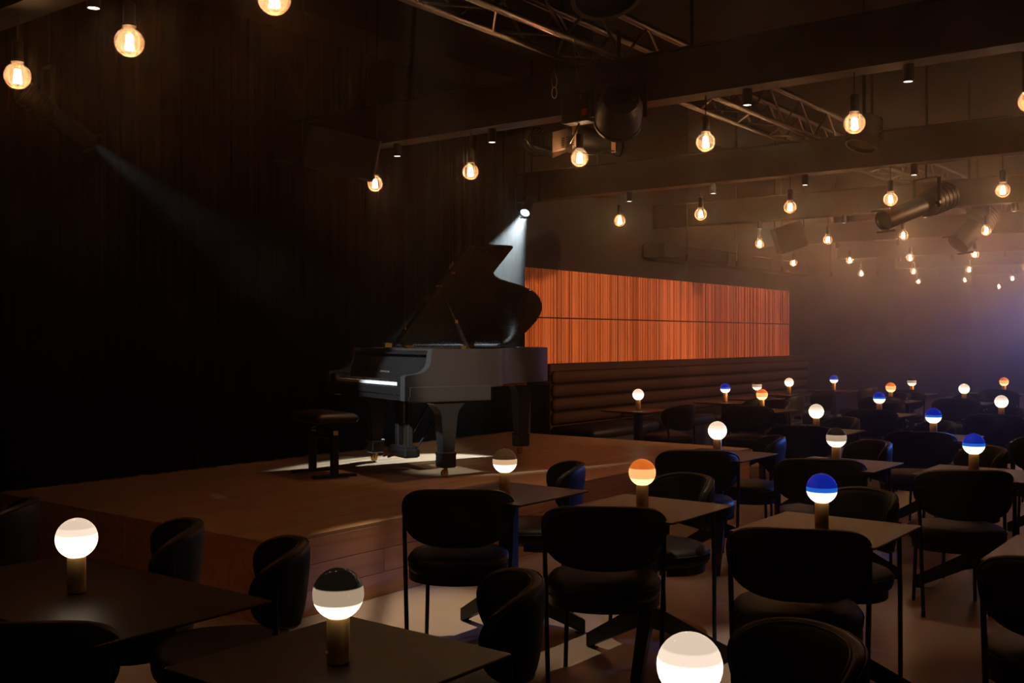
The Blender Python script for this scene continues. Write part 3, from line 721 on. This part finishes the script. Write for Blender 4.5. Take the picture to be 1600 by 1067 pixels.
for s_ in (-1, 1):
    c_ = MB().cbox((0, s_*.22, .19), (.055, .05, .36), .004).build('column', 'black_paint', be)
    MB().cbox((0, s_*.22, .36), (.036, .034, .10), .003).build('inner_column', 'black_paint', c_)
    MB().box(-.019, .019, s_*.22-.028, s_*.22+.028, .33, .365).build('white_sticker', 'sticker', c_)
    MB().cbox((0, s_*.22, .012), (.36, .05, .024), .004).build('foot_bar', 'black_paint', be)
    MB().bar((-.10, s_*.22, .40), (.10, s_*.22, .40), .04, .016).build('top_bracket', 'black_paint', be)
    MB().tube([(0, s_*.22, .345), (0, -s_*.15, .405)], .008, 6).build('scissor_arm', 'black_paint', be)
MB().tube([(0, -.22, .30), (0, .22, .30)], .010, 6).build('cross_bar', 'black_paint', be)

# ------------------------------------------------------------------ tables, lamps, chairs
TH_ = .74
def top_mb(wx, wy):
    mb = MB(); rings = []
    for z, ins in ((TH_-.022, .05), (TH_-.008, .002), (TH_-.002, 0), (TH_, .003)):
        hx, hy, c_ = wx/2-ins, wy/2-ins, .008
        rings.append([(-hx+c_, -hy, z), (hx-c_, -hy, z), (hx, -hy+c_, z), (hx, hy-c_, z), (hx-c_, hy, z), (-hx+c_, hy, z), (-hx, hy-c_, z), (-hx, -hy+c_, z)])
    return mb.loft(rings)
top_sq = top_mb(.60, .60).mesh('table_top', 'table_top'); top_rc = top_mb(.60, 1.12).mesh('table_top', 'table_top')
col_me = MB().cbox((0, 0, .445), (.075, .075, .52), .004).mesh('column', 'table_steel')
plt_me = MB().cbox((0, 0, .709), (.28, .28, .016), .003).mesh('mount_plate', 'table_steel')
ft = MB(); ft.loft([[(r, w_/2, z1), (r, -w_/2, z1), (r, -w_/2, z0), (r, w_/2, z0)] for r, w_, z0, z1 in ((0, .06, .185, .285), (.08, .06, .160, .255), (.385, .045, .004, .075), (.40, .045, .004, .068))])
ft.box(.355, .395, -.018, .018, 0, .0045)
ft_me = ft.mesh('foot', 'table_steel')
def table(name, label, x, y, rect=False, group='dark square cafe tables'):
    o = thing(name, label, 'table', (x, y, 0), 0, group)
    link('table_top', top_rc if rect else top_sq, o); link('column', col_me, o); link('mount_plate', plt_me, o)
    for a in (75, 203, 319): link('foot', ft_me, o, rot=(0, 0, math.radians(a)))
    return o
gm = MB(); ns = 16
gprof = [(GR*math.sin(PI*(i+.02)/ns), -GR*math.cos(PI*(i+.02)/ns)) for i in range(1, ns)]
globe_me = {}
for cname in ('white', 'smoke', 'copper', 'orange', 'blue'):
    globe_me[cname] = MB().lathe([(.004, -GR)]+gprof+[(.003, GR+.0005)], 28).mesh('globe', 'globe_'+cname, 180)
base_me = MB().lathe([(.0265, .004), (.028, .006), (.028, .110), (.0265, .113), (.020, .114)], 28).mesh('base', 'brass_brushed', 40)
pad_me = MB().lathe([(.026, 0), (.026, .0045)], 20).mesh('felt_pad', 'black_paint')
swt_me = MB().lathe([(.005, 0), (.005, .006)], 10).xf(Matrix.Translation((-.0275, 0, .03)) @ Matrix.Rotation(-PI/2, 4, 'Y')).mesh('switch', 'brass')
def tlamp(label, x, y, cname):
    o = thing('table_lamp', label, 'lamp', (x, y, TH_), random.uniform(-.5, .5), 'dipped glass globe lamps on brass bases')
    link('base', base_me, o); link('globe', globe_me[cname], o, (0, 0, .113+GR-.006)); link('felt_pad', pad_me, o); link('switch', swt_me, o)

# chair prototype meshes; the chair faces local +X, origin on the floor under the seat
def sup(a, n_=2.6):
    c_, s_ = math.cos(a), math.sin(a)
    return math.copysign(abs(c_)**(2/n_), c_), math.copysign(abs(s_)**(2/n_), s_)
NS = 36
def seat_ring(rx, ry, z): return [(rx*sup(2*PI*j/NS)[0], ry*sup(2*PI*j/NS)[1], z) for j in range(NS)]
seat_me = MB().loft([seat_ring(a*.245, a*.25, z) for a, z in ((.90, .395), (.97, .40), (1.0, .42), (1.005, .44), (.985, .46), (.93, .474), (.80, .482), (.5, .486), (.1, .487))]).mesh('seat', 'chair_leather', 60)
seam_me = MB().tube([Vector(p) for p in seat_ring(.2465, .2515, .449)]+[Vector(seat_ring(.2465, .2515, .449)[0])], .003, 5).mesh('seam', 'chair_leather', 60)
RB, ZC = .290, .678
def back_pt(s_, h, off):
    ws = 1.0+.10*(h/.142)-.06*(h/.142)**2
    a = s_*ws/RB; rad = RB+off
    lean = -.10*(h+.142)
    return Vector((.055-rad*math.cos(a)+lean, rad*math.sin(a), ZC+h))
def back_shape(r, a):
    c_, s_ = sup(a, 2.75); return c_*r*.328, s_*r*.142
bk_ = MB(); prof = [(0, .030), (.35, .0295), (.6, .028), (.8, .0245), (.91, .019), (.97, .011), (1.0, 0), (.97, -.011), (.91, -.019), (.8, -.0245), (.6, -.028), (.35, -.0295), (0, -.030)]
rings = []
for r, off in prof:
    rr = max(r, .02)
    rings.append([back_pt(*back_shape(rr, 2*PI*j/48), off) for j in range(48)])
back_me = bk_.loft(rings).mesh('backrest', 'chair_leather', 60)
pip = []
for off in (-.017, .017):
    mb = MB(); pts = [back_pt(*back_shape(.945, 2*PI*j/48), off*1.06) for j in range(49)]
    pip.append(mb.tube(pts, .0032, 5).mesh('piping', 'chair_leather', 60))
fl_me = [MB().tube([(.185, s_*.175, 0), (.165, s_*.165, .395)], .0105, 8).mesh('leg', 'chair_steel', 60) for s_ in (-1, 1)]
rl_me = [MB().tube([(-.185, s_*.240, 0), (-.175, s_*.250, .40), (-.165, s_*.256, .62), (-.165, s_*.256, .71)], .0105, 8).mesh('leg', 'chair_steel', 60) for s_ in (-1, 1)]
fr = []
for j in range(25):
    a = PI/2+PI*j/24; fr.append((-.02+.215*math.cos(a) if math.cos(a) < 0 else -.02, .248*math.sin(a)))
fm_ = MB()
ringo = [[(x, y, .355), (x, y, .395), (x*.93, y*.955, .395), (x*.93, y*.955, .355)] for x, y in ([(.08, .22)]+fr+[(.08, -.22)])]
frame_me = fm_.loft(ringo).mesh('seat_frame', 'chair_steel')
brk_me = [MB().cbox((-.160, s_*.248, .67), (.020, .024, .05), .003).mesh('bracket', 'chair_steel') for s_ in (-1, 1)]
und_me = MB().loft([seat_ring(.19, .19, .375), seat_ring(.21, .215, .398)]).mesh('seat_pan', 'chair_steel')
def chair(label, bx, by, ang):
    """bx, by: where the middle of the backrest stands; ang: facing, degrees from +X"""
    a = math.radians(ang)
    o = thing('upholstered_chair', label, 'chair', (bx+.265*math.cos(a), by+.265*math.sin(a), 0), a, 'black upholstered chairs at the cafe tables')
    s = link('seat', seat_me, o); link('seam', seam_me, s)
    b_ = link('backrest', back_me, o)
    for p in pip: link('piping', p, b_)
    for m_ in fl_me+rl_me: link('leg', m_, o)
    link('seat_frame', frame_me, o); link('seat_pan', und_me, o)
    for m_ in brk_me: link('bracket', m_, b_)

# (key, x, y, lamp x, lamp y, lamp colour, phrase for the table, lamp label, near chairs, far chairs)
T = [
 ('a', 1.75, 3.03, 1.74, 3.03, 'white', 'long dark cafe table at the lower left under the leftmost lamp', 'cream white globe lamp on brass base, leftmost in the picture'),
 ('b', 1.77, 1.88, 1.75, 1.87, 'smoke', 'dark cafe table at the bottom centre under the large smoky black lamp', 'large smoky black and white globe lamp at the bottom left of centre'),
 ('c', 1.77, 0.93, 1.77, 0.93, 'white', 'dark cafe table just below the bottom edge under the biggest white lamp', 'biggest plain white globe lamp cut by the bottom edge'),
 ('d', 4.22, 3.25, 4.15, 3.22, 'copper', 'dark cafe table right in front of the stage edge under the brown topped lamp', 'brown topped globe lamp in front of the piano, nearest the stage'),
 ('e', 4.24, 2.45, 4.18, 2.44, 'orange', 'brown cafe table under the largest orange lamp', 'largest orange topped globe lamp, right of the piano front'),
 ('f', 4.23, 1.59, 4.18, 1.59, 'blue', 'brown cafe table under the nearest and largest blue lamp', 'nearest and largest blue topped globe lamp'),
 ('g', 4.26, 0.63, 4.30, 0.60, 'white', 'brown cafe table cut by the right edge, in front of the largest blue lamp', None),
 ('h', 6.47, 3.17, 6.37, 3.14, 'white', 'cafe table past the stage front under the white lamp above the blue rimmed chair', 'all white globe lamp behind the blue edged chair, right of the stage'),
 ('i', 6.45, 2.33, 6.37, 2.33, 'smoke', 'brown cafe table under the smaller black topped lamp, behind the nearest blue lamp', 'smaller black topped globe lamp behind the nearest blue lamp'),
 ('j', 6.50, 1.53, 6.47, 1.55, 'blue', 'brown cafe table under the second largest blue lamp near the right edge', 'second largest blue topped globe lamp, near the right edge'),
 ('j2', 6.52, 0.72, 6.5, .7, 'white', 'brown cafe table at the right edge level with the second largest blue lamp', None),
 ('k', 8.62, 3.30, 8.55, 3.30, 'white', 'cafe table under the white lamp above and left of the smaller black topped lamp', 'white globe lamp above and left of the smaller black topped lamp'),
 ('l', 8.68, 2.37, 8.63, 2.37, 'blue', 'cafe table under the third largest blue lamp', 'third largest blue topped globe lamp, left of the right edge one'),
 ('l2', 8.85, 1.50, 8.8, 1.5, 'white', 'cafe table whose corner shows at the right edge behind the second largest blue lamp', None),
 ('m', 10.72, 4.75, 10.72, 4.75, 'orange', 'cafe table under the orange lamp beyond the stage end', 'small orange topped globe lamp beyond the stage end, below a grey one'),
 ('n', 10.89, 3.53, 10.89, 3.53, 'blue', 'cafe table under the blue lamp next to the far orange lamp', 'fourth largest blue topped globe lamp, below the dim far orange lamp'),
 ('o', 10.95, 2.37, 10.95, 2.37, 'white', 'cafe table under the white lamp beside the right edge', 'white globe lamp close to the right edge, below a far orange one'),
 ('p', 13.24, 4.15, 13.24, 4.15, 'orange', 'far cafe table under the dim orange lamp in the middle of the back rows', 'dim far orange topped globe lamp above a blue one'),
 ('q', 13.44, 3.33, 13.44, 3.33, 'white', 'far cafe table under the lone white lamp of the back rows', 'far white globe lamp standing alone between the blue and orange ones'),
 ('r', 15.17, 4.46, 15.17, 4.46, 'smoke', 'farthest cafe table under the grey and white lamp', 'farthest grey and white globe lamp, right of the dim orange one'),
 ('s', 15.96, 3.42, 15.96, 3.42, 'orange', 'farthest cafe table at right under the small orange lamp', 'farthest orange topped globe lamp near the right edge'),
 ('t', 9.90, 5.83, 9.90, 5.83, 'white', 'cafe table by the wall beside the stage end', 'pinkish white globe lamp under the slatted panel beside the stage end'),
 ('u', 11.82, 5.72, 11.82, 5.72, 'blue', 'cafe table by the wall under the blue lamp below the slatted panel', 'blue topped globe lamp below the slatted panel, left of the grey one'),
 ('v', 12.71, 5.70, 12.71, 5.70, 'smoke', 'cafe table by the wall under the grey topped lamp', 'grey topped globe lamp by the wall, just above the small orange one'),
 ('w', 13.91, 5.76, 13.91, 5.76, 'white', 'cafe table by the wall under the far white lamp', 'far white globe lamp below the right end of the slatted panel'),
 ('x', 15.40, 5.67, 15.40, 5.67, 'blue', 'farthest cafe table by the wall under the smallest blue lamp', 'smallest and farthest blue topped globe lamp'),
]
for key, x, y, lx, ly, cn, tl_, ll in T:
    table('cafe_table', tl_, x, y, rect=(key == 'a'))
    if ll: tlamp(ll, lx, ly, cn)
LN = {'a': 'the leftmost lamp', 'b': 'the large smoky black lamp', 'c': 'the biggest white lamp', 'd': 'the brown topped lamp', 'e': 'the largest orange lamp', 'f': 'the largest blue lamp',
      'g': 'the table cut by the right edge', 'h': 'the white lamp right of the stage', 'i': 'the smaller black topped lamp', 'j': 'the second largest blue lamp', 'k': 'the white lamp of the fourth row', 'l': 'the third largest blue lamp',
      'm': 'the small orange lamp beyond the stage', 'n': 'the fourth largest blue lamp', 'o': 'the white lamp close to the right edge', 'p': 'the dim far orange lamp', 'q': 'the lone far white lamp',
      'r': 'the farthest grey lamp', 's': 'the farthest orange lamp', 't': 'the pinkish lamp by the stage end', 'u': 'the blue lamp below the slatted panel', 'v': 'the grey lamp by the wall', 'w': 'the far white lamp by the wall', 'x': 'the smallest blue lamp', 'l2': 'the table corner at the right edge', 'j2': 'the right edge table level with the second largest blue lamp'}
# explicit chairs: (table key, side word, x, y of backrest, facing)
CH = [('a', 'near', 1.27, 2.62, 36), ('a', 'far left', 2.47, 3.42, 146), ('a', 'far right', 2.46, 2.80, 140), ('b', 'far', 2.51, 1.82, 130), ('c', 'far', 2.50, .90, 140),
      ('d', 'near', 3.72, 3.17, 38), ('d', 'far', 4.97, 3.30, 130), ('e', 'near', 3.72, 2.355, 33), ('e', 'far', 4.93, 2.52, 150), ('f', 'near', 3.73, 1.50, 25), ('f', 'far', 4.95, 1.60, 146),
      ('g', 'near', 3.74, .60, 15), ('h', 'near', 5.98, 3.07, 33), ('h', 'far', 7.18, 3.02, 122), ('i', 'near', 5.99, 2.27, 27), ('i', 'far', 7.30, 2.33, 135), ('j', 'near', 5.97, 1.43, 34), ('j', 'far', 7.35, 1.60, 128),
      ('k', 'near', 8.12, 3.25, 24), ('k', 'far', 9.30, 3.25, 140), ('l', 'near', 8.18, 2.33, 22), ('l', 'far', 9.38, 2.45, 135), ('l2', 'near', 8.35, 1.45, 20),
      ('m', 'near', 10.22, 4.68, 25), ('m', 'far', 11.42, 4.8, 150), ('n', 'near', 10.40, 3.45, 22), ('n', 'far', 11.60, 3.55, 140), ('o', 'near', 10.45, 2.32, 15), ('o', 'far', 11.65, 2.4, 145),
      ('p', 'near', 12.75, 4.1, 20), ('p', 'far', 13.95, 4.2, 145), ('q', 'near', 12.95, 3.28, 20), ('q', 'far', 14.15, 3.35, 145), ('r', 'near', 14.68, 4.42, 15), ('s', 'near', 15.45, 3.38, 15),
      ('t', 'near', 9.98, 5.25, 85), ('u', 'near', 11.75, 5.14, 80), ('v', 'near', 12.75, 5.1, 95), ('w', 'near', 13.9, 5.15, 85), ('x', 'near', 15.4, 5.05, 90)]
for key, side, x, y, a in CH:
    chair('black padded chair on the %s side of %s' % (side, LN[key]), x, y, a)
chair('black padded chair at the far left edge in front of the stage corner', 2.36, 4.46, 140)
